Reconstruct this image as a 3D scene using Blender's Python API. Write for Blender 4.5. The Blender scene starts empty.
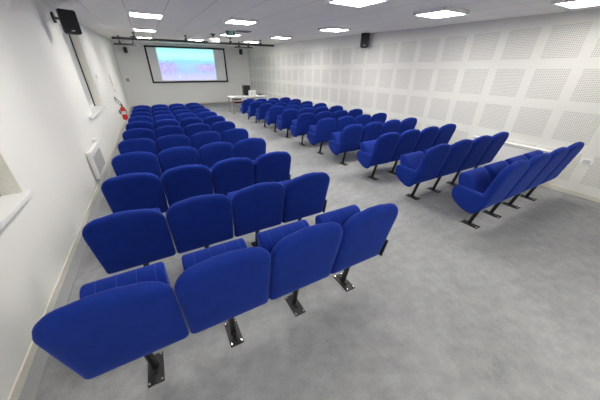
import bpy, bmesh, math, random
from mathutils import Vector, Matrix
random.seed(7)
scene = bpy.context.scene
C = scene.collection
PI = math.pi

# ------------------------------------------------------------------ room measures
W, D, YB = 7.089, 16.16, -4.2          # right wall x, screen wall y, wall behind the camera
H0, SL = 2.654, 0.032                  # ceiling height at y = 0 and its gentle rise to the screen
def HC(y): return H0 + SL * y
TILT = math.atan(SL)

# ------------------------------------------------------------------ materials
def new_mat(name):
    m = bpy.data.materials.new(name); m.use_nodes = True
    nt = m.node_tree; b = nt.nodes['Principled BSDF']
    return m, nt, b
def nd(nt, t, **kw):
    n = nt.nodes.new(t)
    for k, v in kw.items(): setattr(n, k, v)
    return n
def mth(nt, op, a, b=None, c=None):
    n = nt.nodes.new('ShaderNodeMath'); n.operation = op
    for i, v in enumerate((a, b, c)):
        if v is None: continue
        if isinstance(v, (int, float)): n.inputs[i].default_value = v
        else: nt.links.new(v, n.inputs[i])
    return n.outputs[0]
def mixc(nt, f, a, b):
    n = nt.nodes.new('ShaderNodeMix'); n.data_type = 'RGBA'
    for s, v in ((n.inputs[0], f), (n.inputs[6], a), (n.inputs[7], b)):
        if isinstance(v, (int, float)): s.default_value = v
        elif isinstance(v, tuple): s.default_value = (*v, 1) if len(v) == 3 else v
        else: nt.links.new(v, s)
    return n.outputs[2]
def objco(nt):
    return nt.nodes.new('ShaderNodeTexCoord').outputs['Object']
def noise(nt, co, scale, detail=3, rough=.5):
    n = nd(nt, 'ShaderNodeTexNoise'); n.inputs['Scale'].default_value = scale
    n.inputs['Detail'].default_value = detail; n.inputs['Roughness'].default_value = rough
    nt.links.new(co, n.inputs['Vector']); return n.outputs['Fac']
def bump(nt, b, h, strength=.3, dist=.01):
    n = nd(nt, 'ShaderNodeBump'); n.inputs['Strength'].default_value = strength
    n.inputs['Distance'].default_value = dist
    nt.links.new(h, n.inputs['Height']); nt.links.new(n.outputs[0], b.inputs['Normal'])
def ramp(nt, f, stops):
    n = nd(nt, 'ShaderNodeValToRGB'); nt.links.new(f, n.inputs[0])
    e = n.color_ramp.elements
    while len(e) < len(stops): e.new(.5)
    for el, (p, c) in zip(e, stops): el.position = p; el.color = (*c, 1)
    return n.outputs[0]
def plain(name, col, rough=.5, metal=0, nscale=40, namt=.06, spec=.5):
    m, nt, b = new_mat(name)
    n = noise(nt, objco(nt), nscale)
    dark = tuple(c * (1 - namt) for c in col); light = tuple(min(1, c * (1 + namt)) for c in col)
    nt.links.new(mixc(nt, n, dark, light), b.inputs['Base Color'])
    b.inputs['Roughness'].default_value = rough; b.inputs['Metallic'].default_value = metal
    b.inputs['Specular IOR Level'].default_value = spec
    return m

def mat_fabric(name, stitched=False):
    m, nt, b = new_mat(name)
    co = objco(nt)
    n1 = noise(nt, co, 9, 4, .6); n2 = noise(nt, co, 420, 2)
    f = mth(nt, 'ADD', mth(nt, 'MULTIPLY', n1, .7), mth(nt, 'MULTIPLY', n2, .3))
    col = mixc(nt, f, (.0042, .0175, .165), (.0085, .034, .285))
    h = n2
    if stitched:
        sp = nd(nt, 'ShaderNodeSeparateXYZ'); nt.links.new(co, sp.inputs[0])
        d = mth(nt, 'PINGPONG', mth(nt, 'ADD', sp.outputs[0], .0375), .0525)   # seams about 10 cm apart
        line = mth(nt, 'LESS_THAN', d, .0022)
        col = mixc(nt, mth(nt, 'MULTIPLY', line, .22), col, (.10, .16, .42))
        h = mth(nt, 'ADD', mth(nt, 'MULTIPLY', n2, .3), mth(nt, 'SMOOTH_MIN', mth(nt, 'MULTIPLY', d, 60), 1, .3))
    nt.links.new(col, b.inputs['Base Color'])
    b.inputs['Roughness'].default_value = .85; b.inputs['Specular IOR Level'].default_value = .15
    b.inputs['Sheen Weight'].default_value = .38; b.inputs['Sheen Roughness'].default_value = .3
    b.inputs['Sheen Tint'].default_value = (.16, .28, .95, 1)
    bump(nt, b, h, .25, .004)
    return m

def mat_carpet():
    m, nt, b = new_mat('grey_carpet')
    co = objco(nt)
    big = noise(nt, co, 1.1, 6, .68); mid = noise(nt, co, 9, 6, .7); fine = noise(nt, co, 160, 2)
    f = mth(nt, 'ADD', mth(nt, 'ADD', mth(nt, 'MULTIPLY', big, .34), mth(nt, 'MULTIPLY', mid, .38)), mth(nt, 'MULTIPLY', fine, .28))
    col = ramp(nt, f, [(.36, (.20, .205, .212)), (.5, (.295, .30, .31)), (.62, (.375, .38, .39))])
    sp = nd(nt, 'ShaderNodeSeparateXYZ'); nt.links.new(co, sp.inputs[0])
    rib = mth(nt, 'SINE', mth(nt, 'MULTIPLY', sp.outputs[0], 2 * PI / .018))
    rib2 = mth(nt, 'SINE', mth(nt, 'MULTIPLY', sp.outputs[1], 2 * PI / .03))
    r = mth(nt, 'MULTIPLY', mth(nt, 'ADD', rib, mth(nt, 'MULTIPLY', rib2, .5)), .5)
    col = mixc(nt, mth(nt, 'MULTIPLY_ADD', r, .07, .07), col, (.20, .205, .215))
    nt.links.new(col, b.inputs['Base Color'])
    b.inputs['Roughness'].default_value = .95; b.inputs['Specular IOR Level'].default_value = .1
    bump(nt, b, mth(nt, 'ADD', r, fine), .25, .004)
    return m

def mat_plaster(name, col, amt=.03):
    m, nt, b = new_mat(name)
    co = objco(nt); n = noise(nt, co, 1.3, 4); n2 = noise(nt, co, 140, 3)
    nt.links.new(mixc(nt, n, tuple(c * (1 - amt) for c in col), col), b.inputs['Base Color'])
    b.inputs['Roughness'].default_value = .7; b.inputs['Specular IOR Level'].default_value = .25
    bump(nt, b, n2, .06, .003)
    return m

def mat_perforated():
    """white plasterboard with square fields of round drilled holes, 0.605 m apart"""
    m, nt, b = new_mat('perforated_plasterboard')
    co = objco(nt)
    sp = nd(nt, 'ShaderNodeSeparateXYZ'); nt.links.new(co, sp.inputs[0])
    y, z = sp.outputs[1], sp.outputs[2]
    P, PV, S = .605, .614, .0245
    uy = mth(nt, 'FLOORED_MODULO', mth(nt, 'SUBTRACT', y, .435), P)       # 0..P, holes on 0...466
    uz = mth(nt, 'FLOORED_MODULO', mth(nt, 'SUBTRACT', 2.516, z), PV)     # from the top down
    inside = mth(nt, 'MULTIPLY', mth(nt, 'LESS_THAN', uy, S * 19), mth(nt, 'LESS_THAN', uz, S * 19))
    inside = mth(nt, 'MULTIPLY', inside, mth(nt, 'LESS_THAN', z, 2.516))
    inside = mth(nt, 'MULTIPLY', inside, mth(nt, 'GREATER_THAN', z, .17))
    hy = mth(nt, 'SUBTRACT', mth(nt, 'FLOORED_MODULO', uy, S), S / 2)
    hz = mth(nt, 'SUBTRACT', mth(nt, 'FLOORED_MODULO', uz, S), S / 2)
    r = mth(nt, 'SQRT', mth(nt, 'ADD', mth(nt, 'MULTIPLY', hy, hy), mth(nt, 'MULTIPLY', hz, hz)))
    hole = mth(nt, 'MULTIPLY', inside, mth(nt, 'LESS_THAN', r, .0064))
    n = noise(nt, co, 1.1, 3)
    base = mixc(nt, n, (.755, .75, .72), (.785, .78, .75))
    col = mixc(nt, hole, base, (.33, .33, .32))
    nt.links.new(col, b.inputs['Base Color'])
    b.inputs['Roughness'].default_value = .7; b.inputs['Specular IOR Level'].default_value = .25
    return m

def mat_ceiling():
    m, nt, b = new_mat('ceiling_tiles')
    co = objco(nt)
    sp = nd(nt, 'ShaderNodeSeparateXYZ'); nt.links.new(co, sp.inputs[0])
    lx = mth(nt, 'PINGPONG', mth(nt, 'SUBTRACT', sp.outputs[0], .52), .3)
    ly = mth(nt, 'PINGPONG', mth(nt, 'SUBTRACT', sp.outputs[1], .34), .3)
    dx = mth(nt, 'LESS_THAN', lx, .006); dy = mth(nt, 'LESS_THAN', ly, .004)
    line = mth(nt, 'MAXIMUM', dx, mth(nt, 'MULTIPLY', dy, .7))
    n = noise(nt, co, 230, 2); n1 = noise(nt, co, .7, 3)
    base = mixc(nt, n1, (.93, .91, .85), (.96, .94, .88))
    base = mixc(nt, mth(nt, 'MULTIPLY', n, .12), base, (.5, .5, .51))
    nt.links.new(mixc(nt, mth(nt, 'MULTIPLY', line, .55), base, (.36, .36, .37)), b.inputs['Base Color'])
    b.inputs['Roughness'].default_value = .9; b.inputs['Specular IOR Level'].default_value = .1
    bump(nt, b, mth(nt, 'SUBTRACT', n, mth(nt, 'MULTIPLY', line, 2)), .2, .003)
    return m

def mat_emit(name, col, strength):
    m, nt, b = new_mat(name)
    b.inputs['Base Color'].default_value = (.9, .9, .9, 1)
    b.inputs['Emission Color'].default_value = (*col, 1)
    n = noise(nt, objco(nt), 30)
    nt.links.new(mth(nt, 'MULTIPLY_ADD', n, .04 * strength, strength), b.inputs['Emission Strength'])
    return m

def mat_projection():
    """the glowing picture on the screen: turquoise sky, blue valley, violet slopes left and right"""
    m, nt, b = new_mat('projected_picture')
    co = objco(nt)
    sp = nd(nt, 'ShaderNodeSeparateXYZ'); nt.links.new(co, sp.inputs[0])
    x, z = sp.outputs[0], sp.outputs[2]            # x in -1.47..1.47, z in -.78..0.78
    wob = mth(nt, 'MULTIPLY', mth(nt, 'SUBTRACT', noise(nt, co, 2.2, 5, .6), .5), .35)
    t = mth(nt, 'ADD', mth(nt, 'MULTIPLY_ADD', z, .64, .5), mth(nt, 'MULTIPLY', wob, .45))
    base = ramp(nt, t, [(0, (.62, .60, .90)), (.14, (.52, .55, .88)), (.30, (.32, .55, .84)), (.52, (.36, .66, .86)),
                        (.63, (.30, .74, .82)), (.68, (.44, .88, .86)), (.82, (.50, .90, .87)), (1, (.36, .84, .86))])
    def blob(cx, cz, rx, rz):
        dx = mth(nt, 'DIVIDE', mth(nt, 'SUBTRACT', x, cx), rx); dz = mth(nt, 'DIVIDE', mth(nt, 'SUBTRACT', z, cz), rz)
        d = mth(nt, 'SQRT', mth(nt, 'ADD', mth(nt, 'MULTIPLY', dx, dx), mth(nt, 'MULTIPLY', dz, dz)))
        mr = nd(nt, 'ShaderNodeMapRange'); mr.inputs[1].default_value = 1.15; mr.inputs[2].default_value = .55
        nt.links.new(mth(nt, 'ADD', d, mth(nt, 'MULTIPLY', wob, 2.2)), mr.inputs[0]); return mr.outputs[0]
    n7 = noise(nt, co, 6, 5, .7)
    vio = ramp(nt, n7, [(.3, (.36, .24, .74)), (.5, (.50, .36, .82)), (.7, (.72, .66, .93))])
    hills = mth(nt, 'MAXIMUM', blob(-1.25, -.16, .75, .36), blob(1.05, -.17, .75, .26))
    col = mixc(nt, mth(nt, 'MULTIPLY', hills, .8), base, vio)
    pale = noise(nt, co, 11, 4, .75)
    col = mixc(nt, mth(nt, 'MULTIPLY', mth(nt, 'LESS_THAN', z, .0), mth(nt, 'MULTIPLY', mth(nt, 'SUBTRACT', pale, .35), .9)), col, (.74, .80, .95))
    v = nd(nt, 'ShaderNodeTexVoronoi'); v.inputs['Scale'].default_value = 2.6; nt.links.new(co, v.inputs['Vector'])
    dot = mth(nt, 'MULTIPLY', mth(nt, 'LESS_THAN', v.outputs['Distance'], .13), mth(nt, 'LESS_THAN', z, -.28))
    col = mixc(nt, mth(nt, 'MULTIPLY', dot, .7), col, (.9, .9, .95))
    b.inputs['Base Color'].default_value = (.02, .02, .02, 1)
    nt.links.new(col, b.inputs['Emission Color']); b.inputs['Emission Strength'].default_value = 1.0
    b.inputs['Roughness'].default_value = .8
    return m

M = dict(
    fabric=mat_fabric('blue_velour'), stitch=mat_fabric('blue_velour_stitched', True),
    carpet=mat_carpet(), wall=mat_plaster('white_plaster', (.85, .845, .81)),
    backwall=mat_plaster('pale_grey_plaster', (.86, .86, .85)),
    perf=mat_perforated(), ceil=mat_ceiling(),
    black=plain('black_metal', (.012, .012, .013), .42, .3), blackplastic=plain('black_plastic', (.012, .012, .013), .5),
    gun=plain('dark_grey_metal', (.03, .03, .031), .5, .5), rail=plain('dark_grey_rail', (.045, .045, .05), .5, .2),
    steel=plain('bright_steel', (.75, .75, .73), .25, .9), chrome=plain('grey_steel_leg', (.35, .35, .36), .35, .8),
    white=plain('white_enamel', (.82, .82, .81), .4), cream=plain('cream_baseboard_paint', (.70, .68, .60), .5),
    jamb=plain('cream_reveal_paint', (.84, .82, .73), .6), pvc=plain('white_pvc', (.80, .80, .79), .35),
    gasket=plain('black_rubber_gasket', (.02, .02, .02), .6), shutter=plain('grey_shutter_slats', (.60, .61, .60), .5),
    strip=plain('grey_floor_strip', (.30, .305, .315), .8), laminate=plain('white_laminate', (.86, .86, .85), .35),
    maroon=plain('dark_red_upholstery', (.16, .012, .02), .8), red=plain('red_enamel', (.62, .03, .02), .3),
    labelw=plain('white_label', (.8, .8, .78), .5), green=plain('green_sign_film', (.01, .22, .11), .4),
    vent=plain('grey_vent_metal', (.30, .30, .31), .5), screen=plain('grey_screen_cloth', (.84, .84, .86), .9),
    silver=plain('silver_plastic', (.55, .56, .57), .35), grey=plain('mid_grey_plastic', (.22, .22, .23), .5),
    lamp=mat_emit('lamp_diffuser', (1, .965, .90), 37.0), lamp_dim=mat_emit('dimmed_lamp_diffuser', (1, .965, .90), 15.0), picture=mat_projection(),  # lamp_dim: output lowered on purpose so the nearby right wall does not burn out
)
mg, ntg, bg = new_mat('window_glass')
bg.inputs['Roughness'].default_value = .02; bg.inputs['Transmission Weight'].default_value = 1; bg.inputs['IOR'].default_value = 1.45
bg.inputs['Base Color'].default_value = (.95, .97, .96, 1); M['glass'] = mg

# ------------------------------------------------------------------ mesh helpers
def add_box(bm, x0, x1, y0, y1, z0, z1, mat=None, bev=0):
    t = bmesh.new()
    bmesh.ops.create_cube(t, size=1)
    for v in t.verts:
        v.co = Vector(((x0 + x1) / 2 + v.co.x * (x1 - x0), (y0 + y1) / 2 + v.co.y * (y1 - y0), (z0 + z1) / 2 + v.co.z * (z1 - z0)))
    if bev: bmesh.ops.bevel(t, geom=list(t.edges), offset=bev, segments=2, affect='EDGES', profile=.6)
    if mat is not None: bmesh.ops.transform(t, matrix=mat, verts=t.verts)
    me = bpy.data.meshes.new('tmp'); t.to_mesh(me); t.free(); bm.from_mesh(me); bpy.data.meshes.remove(me)
def box(*a, **k):
    bm = bmesh.new(); add_box(bm, *a, **k); return bm
def add_tube(bm, pts, r, seg=10, cap=True):
    pts = [Vector(p) for p in pts]; rings = []
    rs = r if isinstance(r, (list, tuple)) else [r] * len(pts)
    ref = None
    for i, p in enumerate(pts):
        d = (pts[min(i + 1, len(pts) - 1)] - pts[max(i - 1, 0)]).normalized()
        if ref is None: ref = d.orthogonal().normalized()
        ref = (ref - d * ref.dot(d)).normalized(); s = d.cross(ref)
        rings.append([bm.verts.new(p + (ref * math.cos(a) + s * math.sin(a)) * rs[i]) for a in [2 * PI * k / seg for k in range(seg)]])
    for a, b in zip(rings, rings[1:]):
        for k in range(seg):
            bm.faces.new((a[k], a[(k + 1) % seg], b[(k + 1) % seg], b[k]))
    if cap:
        bm.faces.new(list(reversed(rings[0]))); bm.faces.new(rings[-1])
def tube(*a, **k):
    bm = bmesh.new(); add_tube(bm, *a, **k); return bm
def spline(pts, n=6):
    out = []; N = len(pts)
    for i in range(N):
        p0, p1, p2, p3 = [Vector(pts[(i + k) % N]) for k in (-1, 0, 1, 2)]
        for j in range(n):
            t = j / n
            out.append(.5 * ((2 * p1) + (-p0 + p2) * t + (2 * p0 - 5 * p1 + 4 * p2 - p3) * t * t + (-p0 + 3 * p1 - 3 * p2 + p3) * t ** 3))
    return out
def slab_x(pts, x0, x1, r, steps=4, n=6):
    """closed (y, z) profile swept along x with softly rounded edges"""
    prof = spline(pts, n); N = len(prof)
    area = sum(prof[i].x * prof[(i + 1) % N].y - prof[(i + 1) % N].x * prof[i].y for i in range(N))
    if area < 0: prof.reverse()
    nor = []
    for i in range(N):
        t = (prof[(i + 1) % N] - prof[i - 1]).normalized(); nor.append(Vector((t.y, -t.x)))
    cen = sum(prof, Vector((0, 0))) / N
    bm = bmesh.new(); rings = []
    seq = [(x0 + r * (1 - math.sin(a)), r * (1 - math.cos(a))) for a in [PI / 2 * (1 - k / steps) for k in range(steps + 1)]]
    seq = [(x0 + r - r * math.sin(PI / 2 * (1 - k / steps)), r - r * math.cos(PI / 2 * (1 - k / steps))) for k in range(steps + 1)]
    nmid = 4
    seq += [(x0 + r + (x1 - x0 - 2 * r) * k / nmid, 0) for k in range(1, nmid)]
    seq += [(x0 + x1 - x, i) for x, i in reversed(seq[:steps + 1])]
    for x, ins in seq:
        rings.append([bm.verts.new((x, (p - q * ins).x, (p - q * ins).y)) for p, q in zip(prof, nor)])
    for a, b in zip(rings, rings[1:]):
        for k in range(N): bm.faces.new((a[k], b[k], b[(k + 1) % N], a[(k + 1) % N]))
    for ring, fl, x in ((rings[0], True, x0), (rings[-1], False, x1)):
        inner = [bm.verts.new((x, cen.x + (v.co.y - cen.x) * .5, cen.y + (v.co.z - cen.y) * .5)) for v in ring]
        c = bm.verts.new((x, cen.x, cen.y))
        for k in range(N):
            k2 = (k + 1) % N
            f = [ring[k], ring[k2], inner[k2], inner[k]]; g = [inner[k], inner[k2], c]
            if not fl: f.reverse(); g.reverse()
            bm.faces.new(f); bm.faces.new(g)
    bmesh.ops.recalc_face_normals(bm, faces=bm.faces)
    return bm

def obj(name, bm, mat, parent=None, smooth=False, angle=None):
    me = bpy.data.meshes.new(name)
    bmesh.ops.recalc_face_normals(bm, faces=bm.faces)
    bm.to_mesh(me); bm.free()
    me.materials.append(mat)
    if smooth:
        for p in me.polygons: p.use_smooth = True
    o = bpy.data.objects.new(name, me); C.objects.link(o)
    if parent is not None: o.parent = parent
    return o
def thing(name, label, cat, loc=(0, 0, 0), rot=(0, 0, 0), group=None):
    o = bpy.data.objects.new(name, None); C.objects.link(o)
    o.location = loc; o.rotation_euler = rot; o.empty_display_size = .1
    return tag(o, label, cat, group)
def tag(o, label, cat, group=None):
    o['label'] = label; o['category'] = cat
    if group: o['group'] = group
    return o
def struct(name, bm, mat, label=None, **k):
    o = obj(name, bm, mat, **k)
    o['kind'] = 'structure'
    if label: o['label'] = label
    return o

# ------------------------------------------------------------------ the room
struct('floor', box(-.3, W + .3, YB - .2, D + .3, -.12, 0), M['carpet'], 'grey mottled carpet floor with fine ribs')['category'] = 'floor'
bm = bmesh.new()
vs = []
for y in (YB - .2, D + .3):
    for z in (0, .15):
        for x in (-.3, W + .3): vs.append(bm.verts.new((x, y, HC(y) + z)))
for f in ((0, 1, 3, 2), (4, 6, 7, 5), (0, 4, 5, 1), (2, 3, 7, 6), (0, 2, 6, 4), (1, 5, 7, 3)): bm.faces.new([vs[i] for i in f])
struct('ceiling', bm, M['ceil'], 'light grey suspended ceiling of square tiles')['category'] = 'ceiling'

def wall_prism(bm, x0, x1, y0, y1, z0, z1=None):
    """wall block; z1 None follows the ceiling"""
    t = [z1 if z1 is not None else HC(y) + .02 for y in (y0, y1)]
    v = [bm.verts.new((x, y, z)) for (y, zt) in ((y0, t[0]), (y1, t[1])) for x in (x0, x1) for z in (z0, zt)]
    for f in ((0, 1, 3, 2), (4, 6, 7, 5), (0, 4, 5, 1), (2, 3, 7, 6), (0, 2, 6, 4), (1, 5, 7, 3)): bm.faces.new([v[i] for i in f])
# left wall with two deep window openings (y range, sill z, head z)
WIN = [(-.4, 1.58, .90, 2.42), (5.53, 7.12, 1.04, 2.62)]
bm = bmesh.new(); y = YB
for (a, b_, zs, zh) in WIN:
    wall_prism(bm, -.30, 0, y, a, 0)
    wall_prism(bm, -.30, 0, a, b_, 0, zs - .04)
    wall_prism(bm, -.30, 0, a, b_, zh)
    y = b_
wall_prism(bm, -.30, 0, y, D, 0)
struct('wall_left', bm, M['wall'], 'smooth white plaster wall with two window recesses')['category'] = 'wall'
bm = bmesh.new(); wall_prism(bm, W, W + .25, YB, D, 0)
struct('wall_right', bm, M['perf'], 'white acoustic wall of square perforated panels')['category'] = 'wall'
bm = bmesh.new(); wall_prism(bm, -.30, W + .25, D, D + .2, 0)
struct('wall_back', bm, M['backwall'], 'pale grey wall behind the projection screen')['category'] = 'wall'
bm = bmesh.new(); wall_prism(bm, -.30, W + .25, YB - .15, YB, 0)
struct('wall_front', bm, M['wall'], 'white wall behind the camera')['category'] = 'wall'
struct('baseboard_left', box(0, .014, YB, D - .014, 0, .075, bev=.003), M['cream'], 'cream baseboard along the left wall')
struct('baseboard_right', box(W - .014, W, YB, D - .014, 0, .075, bev=.003), M['cream'], 'cream baseboard under the perforated wall')
struct('baseboard_back', box(0, W, D - .014, D, 0, .07, bev=.003), M['cream'], 'cream baseboard under the screen wall')
struct('trim_1', box(.014, .105, YB, D - .02, 0, .004), M['strip'], 'plain grey floor strip along the left baseboard')

for i, (a, b_, zs, zh) in enumerate(WIN):
    dp = .17
    w = struct('window_%d' % (i + 1), box(-.29, -dp - .05, a, b_, zs, zh), M['shutter'], 'recessed white window with closed grey shutter')
    w.data.materials[0] = M['shutter']
    # lining of the recess: both jambs and head
    bm = bmesh.new()
    add_box(bm, -dp - .05, .001, b_ - .012, b_, zs, zh); add_box(bm, -dp - .05, .001, a, a + .012, zs, zh); add_box(bm, -dp - .05, .001, a + .012, b_ - .012, zh - .012, zh)
    o = obj('window_reveal', bm, M['jamb'], w); o['label'] = 'cream painted recess lining'
    bm = bmesh.new(); fr = .07
    a2, b2, z2, h2 = a + .012, b_ - .03, zs, zh - .012
    for r_ in ((a2, a2 + fr, z2, h2), (b2 - fr, b2, z2, h2), (a2 + fr, b2 - fr, z2, z2 + fr), (a2 + fr, b2 - fr, h2 - fr, h2),
               ((a2 + b2) / 2 - .05, (a2 + b2) / 2 + .05, z2 + fr, h2 - fr)):
        add_box(bm, -dp - .045, -dp + .01, *r_, bev=.006)
    f = obj('window_frame', bm, M['pvc'], w)
    g = obj('gasket', box(-dp - .045, -dp + .03, b2 - .025, b_ - .012, zs, zh - .012), M['gasket'], w); g['label'] = 'black gasket along the far jamb'
    obj('pane', box(-dp - .022, -dp - .014, a2 + fr - .01, b2 - fr + .01, z2 + fr - .01, h2 - fr + .01), M['glass'], w)
    bl = obj('roller_blind', box(-dp + .002, -dp + .008, a2 + .01, b2 - .03, z2 + .01, h2 - .01), M['shutter'], w); bl['label'] = 'lowered plain grey white blind'
    s = obj('window_sill', box(-dp - .05, (.05, .08)[i], a - (.1 if i == 0 else .45), b_ + (.015, .04)[i], zs - .04, zs, bev=.004), M['white'], w); s['label'] = 'white sill board jutting from the wall'

# ------------------------------------------------------------------ ceiling lights
def make_light(x, y, label, s=.59, lamp='lamp'):
    t = thing('ceiling_light', label, 'light', (x, y, HC(y)), (TILT, 0, 0), 'square ceiling lights')
    h = s / 2; bm = bmesh.new()
    for r_ in ((-h, h, -h, -h + .035), (-h, h, h - .035, h), (-h, -h + .035, -h + .035, h - .035), (h - .035, h, -h + .035, h - .035)):
        add_box(bm, r_[0], r_[1], r_[2], r_[3], -.049, 0)
    add_box(bm, -h + .035, h - .035, -h + .035, h - .035, -.012, 0)
    obj('frame', bm, M['white'], t)
    o = obj('diffuser', box(-h + .035, h - .035, -h + .035, h - .035, -.045, -.012), M[lamp], t); o['label'] = 'glowing white diffuser'
    return t
LIGHTS = [
 (1.43, 5.12, 'bright square ceiling light, nearest in the left row towards the screen'),
 (1.43, 8.4, 'bright square ceiling light, middle one of the left row'),
 (1.43, 11.9, 'small bright ceiling light, farthest of the left row above the long rail'),
 (3.19, 4.88, 'bright square ceiling light in the middle, between camera and exit sign'),
 (3.84, 8.1, 'bright square ceiling light just behind the green exit sign'),
 (3.3, 11.5, 'thin bright ceiling light seen left of the projector over the screen'),
 (5.55, 1.86, 'square surface ceiling light with visible white frame near the right wall'),
 (5.55, 4.76, 'bright square ceiling light left of the right wall loudspeaker'),
 (5.55, 7.9, 'bright square ceiling light right of the long black rail end'),
 (5.55, 10.95, 'thin bright ceiling light just above the right end of the rail'),
 (3.82, 1.86, 'large bright ceiling light cut by the top of the picture, centre right'),
 (6.2, .27, 'bright ceiling light cut off in the top right corner'),
 (1.43, 1.6, 'ceiling light over the left seat rows, above the picture'),
 (1.43, -1.9, 'ceiling light over the left rear corner, behind the camera'),
 (3.5, -1.9, 'ceiling light over the middle, behind the camera'),
 (5.7, -2.3, 'ceiling light over the right rear corner, behind the camera'),
 (3.4, 14.4, 'ceiling light right in front of the projection screen'),
]
for x, y, lab in LIGHTS[:16]: make_light(x, y, lab, lamp='lamp_dim' if x > 5.6 else 'lamp')

# ------------------------------------------------------------------ theatre seats
# local frame: feet on z = 0, the seat faces +y (towards the screen), width along x
def backrest_mesh():
    hw_b, hw, zb, zt = .2725, .2755, .322, .975
    rt, rb = .150, .028
    pts = []
    def arc(cx, cz, r, a0, a1, n):
        for k in range(n + 1):
            a = a0 + (a1 - a0) * k / n; pts.append((cx + r * math.cos(a), cz + r * math.sin(a)))
    arc(hw_b - rb, zb + rb, rb, -PI / 2, 0, 4)
    for k in range(1, 6):
        t = k / 6; s = t * t * (3 - 2 * t)
        pts.append((hw_b + (hw - hw_b) * min(1, s * 1.4), zb + rb + (zt - rt - zb - rb) * t))
    # the top edge bows up slightly between two big round corners
    for k in range(11):
        a = PI / 2 * k / 10
        pts.append((hw - rt + rt * math.cos(a), zt - rt - .02 + (rt) * math.sin(a)))
    pts.append((.05, zt - .004))
    full = pts + [(-x, z) for x, z in reversed(pts)]
    full += [(-hw_b + rb - (2 * hw_b - 2 * rb) * -k / 4, zb) for k in range(1, 4)]
    N = len(full); cz = .67
    yc = lambda z: -.088 - .23 * (z - zb)
    svals = [0.35, .65, .82, .91, .955, .982]
    bm = bmesh.new()
    def ring(s, h): return [bm.verts.new((x * s, yc(cz + (z - cz) * s) + h, cz + (z - cz) * s)) for x, z in full]
    edge = ring(1, 0)
    for sgn, T, pw in ((-1, .048, 5), (1, .055, 3)):
        prev = edge
        for s in reversed(svals):
            h = T * (1 - s ** (pw * 2.2)) ** .5
            cur = ring(s, sgn * h)
            for k in range(N): bm.faces.new((prev[k], prev[(k + 1) % N], cur[(k + 1) % N], cur[k]))
            prev = cur
        c = bm.verts.new((0, yc(cz) + sgn * T, cz))
        for k in range(N): bm.faces.new((prev[k], prev[(k + 1) % N], c))
    return bm
CUSH = [(-.06, .44), (.03, .57), (.11, .675), (.16, .715), (.21, .720), (.246, .69), (.243, .62), (.20, .51), (.13, .415), (.04, .375), (-.04, .385)]
WING = [(-.115, .555), (-.02, .556), (.10, .564), (.20, .560), (.245, .515), (.25, .45), (.215, .375), (.13, .315), (.03, .275), (-.05, .270), (-.10, .315), (-.135, .42), (-.14, .52)]

def make_seat(x, y, sz, label, group, bracket, bolts):
    t = thing('theater_seat', label, 'seat', (x, y, 0), (0, 0, 0), group)
    obj('backrest', backrest_mesh(), M['fabric'], t, smooth=True)
    c = obj('seat_cushion', slab_x(CUSH, -.222, .222, .022), M['stitch'], t, smooth=True)
    bm = bmesh.new()
    add_tube(bm, [(0, .03, .008), (0, -.055, .40)], .024, 10)
    add_tube(bm, [(0, .005, .30), (0, .10, .44)], .014, 8)
    p = obj('leg_post', bm, M['black'], t, smooth=False); p['label'] = 'black steel post'
    bm = box(-.05, .05, -.10, .12, 0, .009, bev=.002)
    add_box(bm, -.012, .012, -.03, .09, .009, .02, bev=.003)
    pl = obj('base_plate', bm, M['gun'], t)
    pl['label'] = 'dark steel foot plate'
    return t
bolt_me = None
def add_bolts(seat):
    global bolt_me
    plate = [c for c in seat.children if c.name.startswith('base_plate')][0]
    for bx in (-.037, .037):
        for by in (-.085, .105):
            if bolt_me is None:
                bm = bmesh.new(); add_tube(bm, [(0, 0, .009), (0, 0, .018), (0, 0, .0225)], [.0085, .0085, .005], 8)
                o = obj('bolt', bm, M['steel'], plate, smooth=False); bolt_me = o.data
            else:
                o = bpy.data.objects.new('bolt', bolt_me); C.objects.link(o); o.parent = plate
            o.location = (bx, by, 0)
arm_me = None
def add_armrest(seat):
    global arm_me
    if arm_me is None:
        o = obj('armrest', slab_x(WING, -.275, -.209, .026), M['fabric'], seat, smooth=True); arm_me = o.data
    else:
        o = bpy.data.objects.new('armrest', arm_me); C.objects.link(o); o.parent = seat
brk_me = None
def add_bracket(seat):
    global brk_me
    if brk_me is None:
        bm = bmesh.new()
        prof = [(-.155, .345), (-.075, .345), (-.085, .45), (-.11, .54), (-.192, .54)]
        a = [bm.verts.new((.262, y, z)) for y, z in prof]; b = [bm.verts.new((.2745, y, z)) for y, z in prof]
        bm.faces.new(a); bm.faces.new(list(reversed(b)))
        for k in range(len(a)): bm.faces.new((a[k], b[k], b[(k + 1) % len(a)], a[(k + 1) % len(a)]))
        add_tube(bm, [(.225, -.105, .45), (.27, -.105, .45)], .018, 10)
        o = obj('end_bracket', bm, M['blackplastic'], seat); brk_me = o.data
    else:
        o = bpy.data.objects.new('end_bracket', brk_me); C.objects.link(o); o.parent = seat
    o['label'] = 'black bracket on the row end'

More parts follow.
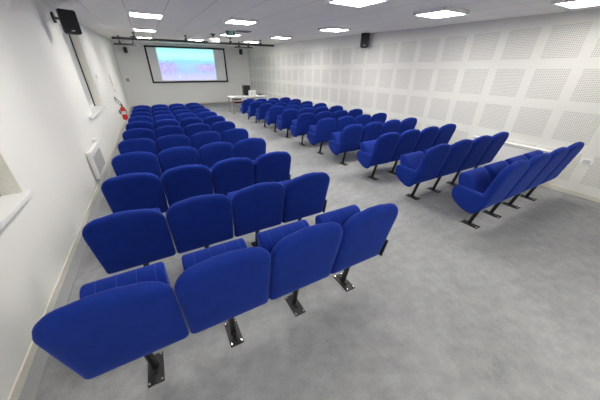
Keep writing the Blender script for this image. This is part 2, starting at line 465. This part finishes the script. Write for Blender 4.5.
def copy_tree(o, parent=None):
    c = o.copy(); C.objects.link(c); c.parent = parent
    for ch in list(o.children): copy_tree(ch, c)
    return c
XL, XR, PITCH, SX = .787, 4.618, .938, .552
HT = [.992, .925, .905, .89, .875, .865, .855, .84, .82, .81, .80]      # seat heights row by row
ROW = ['row nearest the camera', 'second row from the camera', 'third row from the camera', 'fourth row from the camera',
       'fifth row from the camera', 'sixth row from the camera', 'fifth row from the screen', 'fourth row from the screen',
       'third row from the screen', 'second row from the screen', 'row nearest the screen']
COLN = ['leftmost', 'second from left', 'third from left', 'rightmost']
proto = None; seats = []
for k in range(11):
    for blk, x0 in (('left', XL), ('right', XR)):
        for i in range(4):
            extra = ''
            lab = 'blue folding seat, %s in the %s block, %s' % (COLN[i], blk, ROW[k])
            grp = 'blue folding seats of the %s block' % blk
            loc = (x0 + i * SX, k * PITCH, 0)
            if proto is None:
                proto = make_seat(*loc[:2], 1, lab, grp, False, False); s = proto
            else:
                s = copy_tree(proto); s.location = loc; s['label'] = lab; s['group'] = grp
            s.scale = (1, 1, (HT[k] + (.03 if blk == 'right' and k else 0)) / .975)
            seats.append((s, k, blk, i))
for s, k, blk, i in seats:
    if k == 0 or (k == 1 and blk == 'right'): add_bolts(s)
    if i == 0 and blk == 'right': add_armrest(s)
    if i == 3 and blk == 'left': add_bracket(s)

# ------------------------------------------------------------------ projection screen
sx0, sx1, sz0, sz1, sy = 1.38, 5.63, 1.20, 3.03, D
t = thing('projection_screen', 'wide black framed projection screen showing a turquoise and violet picture', 'screen', ((sx0 + sx1) / 2, sy, sz0))
hw = (sx1 - sx0) / 2; hh = sz1 - sz0
obj('screen_cloth', box(-hw + .05, hw - .05, -.05, -.03, .05, hh - .05), M['screen'], t)
bm = bmesh.new(); fw = .085
for r_ in ((-hw, hw, 0, fw), (-hw, hw, hh - fw, hh), (-hw, -hw + fw, fw, hh - fw), (hw - fw, hw, fw, hh - fw)):
    add_box(bm, r_[0], r_[1], -.075, 0, r_[2], r_[3], bev=.006)
o = obj('screen_frame', bm, M['blackplastic'], t); o['label'] = 'black velvet border'
ix0, ix1, iz0, iz1 = 1.92, 4.95, 1.33, 2.945
bm = bmesh.new(); add_box(bm, -(ix1 - ix0) / 2, (ix1 - ix0) / 2, -.002, .002, -(iz1 - iz0) / 2, (iz1 - iz0) / 2)
o = obj('projected_picture', bm, M['picture'], t)
o.location = ((ix0 + ix1) / 2 - (sx0 + sx1) / 2, -.053, (iz0 + iz1) / 2 - sz0); o['label'] = 'glowing turquoise, blue and violet picture'

# ------------------------------------------------------------------ loudspeakers
def speaker(label, loc, rotz, w, d, h, mount, wall=None, tilt=0):
    t = thing('loudspeaker', label, 'loudspeaker', loc, (0, 0, 0), 'black wall loudspeakers')
    Rm = Matrix.Rotation(rotz, 4, 'Z') @ Matrix.Rotation(tilt, 4, 'X')
    bm = bmesh.new()                                    # tapered cabinet, front face towards -y
    vs = []
    for (yy, ww) in ((-d / 2, w / 2), (d / 2, w / 2 * .72)):
        for xx in (-ww, ww):
            for zz in (-h / 2, h / 2): vs.append(bm.verts.new((xx, yy, zz)))
    for f in ((0, 1, 3, 2), (4, 6, 7, 5), (0, 4, 5, 1), (2, 3, 7, 6), (0, 2, 6, 4), (1, 5, 7, 3)): bm.faces.new([vs[i] for i in f])
    bmesh.ops.bevel(bm, geom=list(bm.edges), offset=.015, segments=3, affect='EDGES')
    bmesh.ops.transform(bm, matrix=Rm, verts=bm.verts)
    obj('cabinet', bm, M['blackplastic'], t)
    bm = box(-w * .44, w * .44, -d / 2 - .008, -d / 2 + .004, -h * .46, h * .46, bev=.006); bmesh.ops.transform(bm, matrix=Rm, verts=bm.verts)
    obj('grille', bm, M['black'], t)
    bm = box(-.022, .022, -d / 2 - .011, -d / 2 - .006, -h * .40, -h * .40 + .016); bmesh.ops.transform(bm, matrix=Rm, verts=bm.verts)
    o = obj('badge', bm, M['silver'], t); o['label'] = 'small silver badge'
    b0 = Vector(mount) - Vector(loc)
    bm = bmesh.new(); start = Rm @ Vector((0, d * .35, h * .1))
    add_tube(bm, [start, start.lerp(b0, .5), b0], .018, 10)
    n = Vector(wall)
    add_tube(bm, [b0 - n * .0, b0 - n * .028], .08 if w > .22 else .06, 20)
    obj('wall_bracket', bm, M['blackplastic'], t)
    return t
speaker('large black loudspeaker on the left wall above the window', (.28, 4.68, 2.535), math.radians(24), .235, .18, .32, (.0, 5.25, 2.655), (-1, 0, 0), .0)
speaker('black loudspeaker high on the perforated right wall', (W - .20, 5.10, 2.630), math.radians(-42), .24, .20, .34, (W, 5.30, 2.70), (1, 0, 0), -.05)
speaker('small black loudspeaker on the back wall left of the screen', (.50, D - .17, 2.77), math.radians(14), .17, .17, .27, (.50, D, 2.80), (0, 1, 0))
speaker('small black loudspeaker on the back wall right of the screen', (6.60, D - .17, 2.87), math.radians(-14), .20, .17, .30, (6.60, D, 2.90), (0, 1, 0))

# ------------------------------------------------------------------ ceiling rails
def rail(label, x0, x1, y, z, posts, r, cups=True):
    t = thing('ceiling_rail', label, 'rail', ((x0 + x1) / 2, y, z), (0, 0, 0))
    cx = (x0 + x1) / 2
    obj('bar', box(x0 - cx, x1 - cx, -r, r, -r, r, bev=r * .3), M['rail'], t)
    for px in posts:
        bm = bmesh.new(); add_tube(bm, [(px - cx, 0, r * .8), (px - cx, 0, HC(y) - z)], .016, 8)
        add_box(bm, px - cx - .04, px - cx + .04, -.04, .04, r * .6, r * .6 + .06)
        add_tube(bm, [(px - cx, 0, HC(y) - z - .03), (px - cx, 0, HC(y) - z)], .045, 12)
        obj('hanger', bm, M['rail'], t)
rail('long dark rail hung across the room in front of the screen', .46, 6.21, 10.0, 2.79, [1.1, 2.72, 4.35, 5.6], .035)
rail('short dark rail hung above the left back loudspeaker', .34, 1.22, 12.0, 2.755, [.55, 1.0], .03)
rail('short dark rail hung above the right back loudspeaker', 5.1, 5.95, 12.0, 2.83, [5.3, 5.75], .03)

# ------------------------------------------------------------------ projector, exit sign, vent
py = 8.6; pz = 2.74
t = thing('projector', 'white ceiling projector on a black mount before the screen', 'projector', (3.40, py, pz))
obj('body', box(-.17, .17, -.14, .14, -.055, .06, bev=.018), M['white'], t)
bm = bmesh.new(); add_tube(bm, [(.07, .135, 0), (.07, .16, 0), (.07, .165, 0)], [.04, .04, .03], 16); obj('lens', bm, M['blackplastic'], t, smooth=False)
bm = box(-.12, .12, -.09, .09, .06, .085, bev=.004); add_tube(bm, [(0, 0, .08), (0, 0, HC(py) - pz)], .028, 10)
add_box(bm, -.07, .07, -.07, .07, HC(py) - pz - .02, HC(py) - pz - .002)
obj('ceiling_mount', bm, M['blackplastic'], t)
bm = bmesh.new()
for k in range(6): add_box(bm, -.14 + k * .03, -.125 + k * .03, -.143, -.138, -.035, .02)
obj('air_grille', bm, M['grey'], t)

ey = 6.85
t = thing('exit_sign', 'green and white exit sign with running figure hung under the ceiling', 'sign', (3.50, ey, HC(ey)))
obj('housing', box(-.16, .16, -.02, .05, -.035, 0, bev=.004), M['white'], t)
p = obj('sign_plate', box(-.13, .13, .008, .016, -.145, -.035, bev=.002), M['green'], t)
bm = bmesh.new()                                        # white running figure, doorway and arrow
Y0, Y1 = .004, .008
def bar2(bm, a, b, w):
    a, b = Vector((a[0], 0, a[1])), Vector((b[0], 0, b[1])); d = (b - a).normalized(); n = Vector((-d.z, 0, d.x)) * w / 2
    v = [bm.verts.new(q + Vector((0, yy, 0))) for yy in (Y0, Y1) for q in (a + n, b + n, b - n, a - n)]
    for f in ((0, 1, 2, 3), (7, 6, 5, 4), (0, 4, 5, 1), (1, 5, 6, 2), (2, 6, 7, 3), (3, 7, 4, 0)): bm.faces.new([v[i] for i in f])
add_tube(bm, [(-.012, Y0, -.058), (-.012, Y1, -.058)], .011, 14)
for a, b_, w_ in (((-.016, -.07), (-.030, -.108), .022), ((-.020, -.074), (.012, -.090), .008), ((-.020, -.076), (-.048, -.086), .008),
                  ((-.030, -.106), (-.006, -.124), .010), ((-.006, -.122), (-.008, -.148), .009), ((-.030, -.106), (-.044, -.130), .010), ((-.044, -.130), (-.068, -.132), .009)):
    bar2(bm, a, b_, w_)
bar2(bm, (.055, -.045), (.055, -.152), .045)
bar2(bm, (-.135, -.1), (-.10, -.1), .012); bar2(bm, (-.135, -.1), (-.118, -.082), .010); bar2(bm, (-.135, -.1), (-.118, -.118), .010)
[setattr(v, 'co', Vector((v.co.x * .9, v.co.y, -.035 + (v.co.z + .035) * .84))) for v in bm.verts]; add_box(bm, -.137, .137, .007, .017, -.152, -.143); add_box(bm, -.137, -.128, .007, .017, -.145, -.035); add_box(bm, .128, .137, .007, .017, -.145, -.035); o = obj('pictogram', bm, M['labelw'], p); o['label'] = 'white running figure, door and arrow'
t = thing('ceiling_vent', 'dark grey flat ceiling vent beside the exit sign', 'vent', (3.93, 7.05, HC(7.05)), (TILT, 0, 0))
obj('frame', box(-.22, .22, -.16, .16, -.02, 0, bev=.004), M['vent'], t)
bm = bmesh.new()
for k in range(9): add_box(bm, -.2, .2, -.14 + k * .033, -.13 + k * .033, -.028, -.019)
obj('slats', bm, M['grey'], t)

# ------------------------------------------------------------------ left wall: convector, switches, extinguisher
t = thing('convector_heater', 'white electric convector heater low on the left wall beside the seats', 'heater', (0, 4.31, .17))
obj('body', box(.012, .085, -.46, .46, 0, .47, bev=.012), M['white'], t)
bm = bmesh.new()
for k in range(22): add_box(bm, .084, .090, -.42 + k * .032, -.405 + k * .032, .07, .38)
o = obj('front_grille', bm, M['silver'], t); o['label'] = 'pale grey outlet grille'
obj('control_box', box(.02, .085, .30, .46, .48, .53, bev=.008), M['pvc'], t)
obj('wall_fixing', box(-.004, .012, -.3, .3, .1, .4), M['grey'], t)

def plate(name, label, cat, loc, sy_, sz_, n=1, mat='white', right=False):
    t = thing(name, label, cat, loc)
    s = -1 if right else 1
    x = sorted((0, .011 * s)); obj('cover', box(x[0], x[1], -sy_ / 2, sy_ / 2, -sz_ / 2, sz_ / 2, bev=.003), M[mat], t)
    for k in range(n):
        c = -sz_ / 2 + sz_ * (k + .5) / n
        x = sorted((.011 * s, .016 * s)); o = obj('rocker', box(x[0], x[1], -sy_ * .3, sy_ * .3, c - sz_ / n * .33, c + sz_ / n * .33, bev=.002), M['grey' if mat == 'white' and not right else 'silver'], t)
    return t
plate('wall_switch', 'tall grey switch strip on the left wall above the fire extinguisher', 'switch', (0, 10.7, 1.52), .10, .34, 4, 'silver')
plate('wall_switch', 'small switch on the left wall just below the tall strip', 'switch', (0, 10.9, 1.17), .09, .09, 1, 'silver')
plate('wall_socket', 'small grey socket on the left wall right of the far window', 'socket', (0, 7.75, 1.70), .06, .10, 1, 'silver')
t = thing('wall_thermostat', 'small grey box on the back wall near the left corner', 'thermostat', (.22, D, 1.38))
obj('cover', box(-.07, .07, -.03, 0, -.07, .07, bev=.006), M['grey'], t)
obj('dial', tube([(0, -.03, 0), (0, -.045, 0)], .035, 14), M['silver'], t)

ey_, ex = 10.2, .135
t = thing('fire_extinguisher', 'red fire extinguisher with black hose on the left wall', 'extinguisher', (ex, ey_, .22))
bm = bmesh.new()
prof = [(0, .072), (.02, .082), (.36, .082), (.41, .07), (.445, .04), (.46, .03)]
add_tube(bm, [(0, 0, z) for z, r in prof], [r for z, r in prof], 20)
obj('cylinder', bm, M['red'], t, smooth=False)
bm = bmesh.new(); add_tube(bm, [(0, 0, .19), (0, 0, .30)], .0835, 20); o = obj('paper_label', bm, M['labelw'], t); o['label'] = 'white instruction label'
bm = bmesh.new(); add_tube(bm, [(0, 0, .455), (0, 0, .51)], .024, 12); add_box(bm, -.015, .015, -.09, .02, .50, .52, bev=.004); add_box(bm, -.015, .015, -.10, .0, .53, .545, bev=.004)
obj('valve_handle', bm, M['blackplastic'], t)
hp = [(.02, 0, .49), (.0, .02, .56), (-.05, -.02, .66), (-.09, -.16, .74), (-.095, -.30, .80), (-.095, -.42, .78), (-.09, -.40, .68), (-.06, -.24, .60), (-.01, -.10, .50), (.05, -.05, .42), (.09, -.04, .30), (.09, -.03, .20)]
hs = []
for i in range(len(hp) - 1):
    p0, p1, p2, p3 = [Vector(hp[max(0, min(len(hp) - 1, i + k))]) for k in (-1, 0, 1, 2)]
    for j in range(5):
        u = j / 5; hs.append(.5 * ((2 * p1) + (-p0 + p2) * u + (2 * p0 - 5 * p1 + 4 * p2 - p3) * u * u + (-p0 + 3 * p1 - 3 * p2 + p3) * u ** 3))
o = obj('hose', tube(hs, .012, 8), M['blackplastic'], t, smooth=True)
obj('wall_hook', box(-ex - .004, -.07, -.04, .04, .20, .34), M['grey'], t)
t = tag(obj('notice_board', box(-.004, .012, 10.78, 11.12, .62, .95, bev=.003), M['labelw']), 'white notice plate on the left wall behind the fire extinguisher', 'sign')

# ------------------------------------------------------------------ right wall: low heater and socket
t = thing('convector_heater', 'long low white heater under the perforated wall, behind the nearest right seats', 'heater', (W, .78, .12))
obj('body', box(-.10, 0, -.72, .72, 0, .52, bev=.012), M['white'], t)
bm = bmesh.new()
for zz in (.465, .492): add_box(bm, -.104, -.098, -.70, .70, zz, zz + .008)
o = obj('outlet_slots', bm, M['grey'], t); o['label'] = 'two dark outlet slots along the top'
plate('wall_socket', 'white socket plate between perforated panels low on the right wall', 'socket', (W, -.255, .575), .14, .085, 1, 'white', right=True)

# ------------------------------------------------------------------ speaker's table
tx0, tx1, ty0, ty1, tz = 4.38, 6.15, 10.95, 11.8, .75
t = thing('presentation_table', 'long white table near the screen on the right', 'table', ((tx0 + tx1) / 2, (ty0 + ty1) / 2, 0))
hx, hy = (tx1 - tx0) / 2, (ty1 - ty0) / 2
obj('tabletop', box(-hx, hx, -hy, hy, tz - .03, tz, bev=.006), M['laminate'], t)
for sx_ in (-1, 1):
    for sy_ in (-1, 1):
        o = obj('leg', tube([(sx_ * (hx - .06), sy_ * (hy - .06), 0), (sx_ * (hx - .06), sy_ * (hy - .06), tz - .03)], .02, 10), M['chrome'], t)
bm = bmesh.new()
add_box(bm, -hx + .06, hx - .06, hy - .07, hy - .05, tz - .08, tz - .03); add_box(bm, -hx + .06, hx - .06, -hy + .05, -hy + .07, tz - .08, tz - .03)
obj('apron', bm, M['silver'], t)
# computer tower
t = thing('computer_tower', 'black computer tower standing on the white table behind the laptop', 'computer', (5.33, 11.60, tz))
obj('case', box(-.15, .17, -.14, .17, .012, .46, bev=.012), M['blackplastic'], t)
bm = box(-.14, .02, -.146, -.138, .03, .45, bev=.004); o = obj('front_panel', bm, M['black'], t)
obj('side_panel', box(.168, .174, -.12, .15, .03, .44), M['grey'], t)
bm = bmesh.new()
for a in (-.13, .13):
    for b_ in (-.10, .13): add_box(bm, a - .015, a + .015, b_ - .015, b_ + .015, 0, .014)
obj('feet', bm, M['blackplastic'], t)
# laptop seen from behind its lid
t = thing('laptop', 'open white laptop on the table seen from the back of its lid', 'laptop', (5.44, 11.10, tz), (0, 0, math.radians(4)))
obj('keyboard_base', box(-.19, .19, 0, .26, 0, .018, bev=.005), M['silver'], t)
Rx = Matrix.Translation((0, 0, .016)) @ Matrix.Rotation(math.radians(12), 4, 'X')
bm = box(-.19, .19, -.008, .004, 0, .26, mat=Rx, bev=.004); l = obj('screen_lid', bm, M['laminate'], t)
bm = bmesh.new(); add_tube(bm, [(0, -.0075, .13), (0, -.0105, .13)], .018, 16); add_tube(bm, [(.008, -.0075, .156), (.008, -.0105, .156)], .006, 10)
bmesh.ops.transform(bm, matrix=Rx, verts=bm.verts); o = obj('lid_emblem', bm, M['grey'], l); o['label'] = 'small round grey emblem'
obj('keyboard', box(-.165, .165, .08, .23, .018, .021), M['blackplastic'], t)
# closed folder, mouse, hub
t = thing('document_folder', 'flat dark folder lying on the left end of the white table', 'folder', (4.78, 11.5, tz), (0, 0, .1))
obj('cover', box(-.17, .17, -.12, .12, 0, .012, bev=.003), M['grey'], t); obj('papers', box(-.15, .16, -.11, .11, .012, .02), M['labelw'], t)
t = thing('desk_telephone', 'small black device on the right end of the white table', 'telephone', (5.98, 11.45, tz))
obj('base', box(-.09, .09, -.08, .08, 0, .035, bev=.01), M['blackplastic'], t); obj('handset', box(-.09, -.03, -.085, .085, .035, .06, bev=.01), M['black'], t)
t = thing('computer_mouse', 'small black mouse on the table beside the computer tower', 'mouse', (5.02, 11.35, tz))
bm = bmesh.new(); bmesh.ops.create_uvsphere(bm, u_segments=12, v_segments=8, radius=1)
for v in bm.verts: v.co = Vector((v.co.x * .032, v.co.y * .055, max(0, v.co.z) * .034))
obj('shell', bm, M['blackplastic'], t, smooth=True); obj('wheel', tube([(-.004, .03, .03), (.004, .03, .03)], .008, 10), M['grey'], t)
# two dark red chairs tucked in behind the table
def chair(x, y, rz, label):
    t = thing('conference_chair', label, 'chair', (x, y, 0), (0, 0, rz), 'dark red chairs behind the table')
    obj('seat', box(-.21, .21, -.21, .21, .42, .47, bev=.018), M['maroon'], t)
    obj('backrest', box(-.20, .20, .20, .235, .53, .735, bev=.014), M['maroon'], t)
    for sx_ in (-1, 1):
        obj('leg', tube([(sx_ * .19, -.19, 0), (sx_ * .19, -.18, .42)], .012, 8), M['chrome'], t)
        obj('leg', tube([(sx_ * .19, .22, 0), (sx_ * .19, .20, .42), (sx_ * .19, .218, .60)], .012, 8), M['chrome'], t)
chair(4.92, 11.66, .05, 'dark red chair tucked under the left half of the table')
chair(5.62, 11.68, -.06, 'dark red chair tucked under the table behind the laptop')

# ------------------------------------------------------------------ world, camera, view
w = bpy.data.worlds.new('World'); scene.world = w; w.use_nodes = True
w.node_tree.nodes['Background'].inputs[0].default_value = (.75, .82, .9, 1)
w.node_tree.nodes['Background'].inputs[1].default_value = .3

f_px, yaw, pitch, roll = 246.074, .508, .4844, .0035
cam_loc = Vector((1.1925, -1.3344, 1.8626))
fw = Vector((math.sin(yaw) * math.cos(pitch), math.cos(yaw) * math.cos(pitch), -math.sin(pitch)))
rt = Vector((math.cos(yaw), -math.sin(yaw), 0)); up = rt.cross(fw)
r2 = rt * math.cos(roll) + up * math.sin(roll); u2 = -rt * math.sin(roll) + up * math.cos(roll)
cd = bpy.data.cameras.new('camera'); cam = bpy.data.objects.new('camera', cd); C.objects.link(cam)
cd.sensor_fit = 'HORIZONTAL'; cd.sensor_width = 36; cd.lens = f_px * 36 / 600; cd.clip_start = .02; cd.clip_end = 100
mw = Matrix((r2, u2, -fw)).transposed().to_4x4(); mw.translation = cam_loc
cam.matrix_world = mw
scene.camera = cam
scene.view_settings.view_transform = 'Standard'; scene.view_settings.look = 'None'
scene.view_settings.exposure = .22; scene.view_settings.gamma = 1; scene.view_settings.use_curve_mapping = False
scene.cycles.max_bounces = 10; scene.cycles.diffuse_bounces = 6
scene.cycles.use_denoising = True
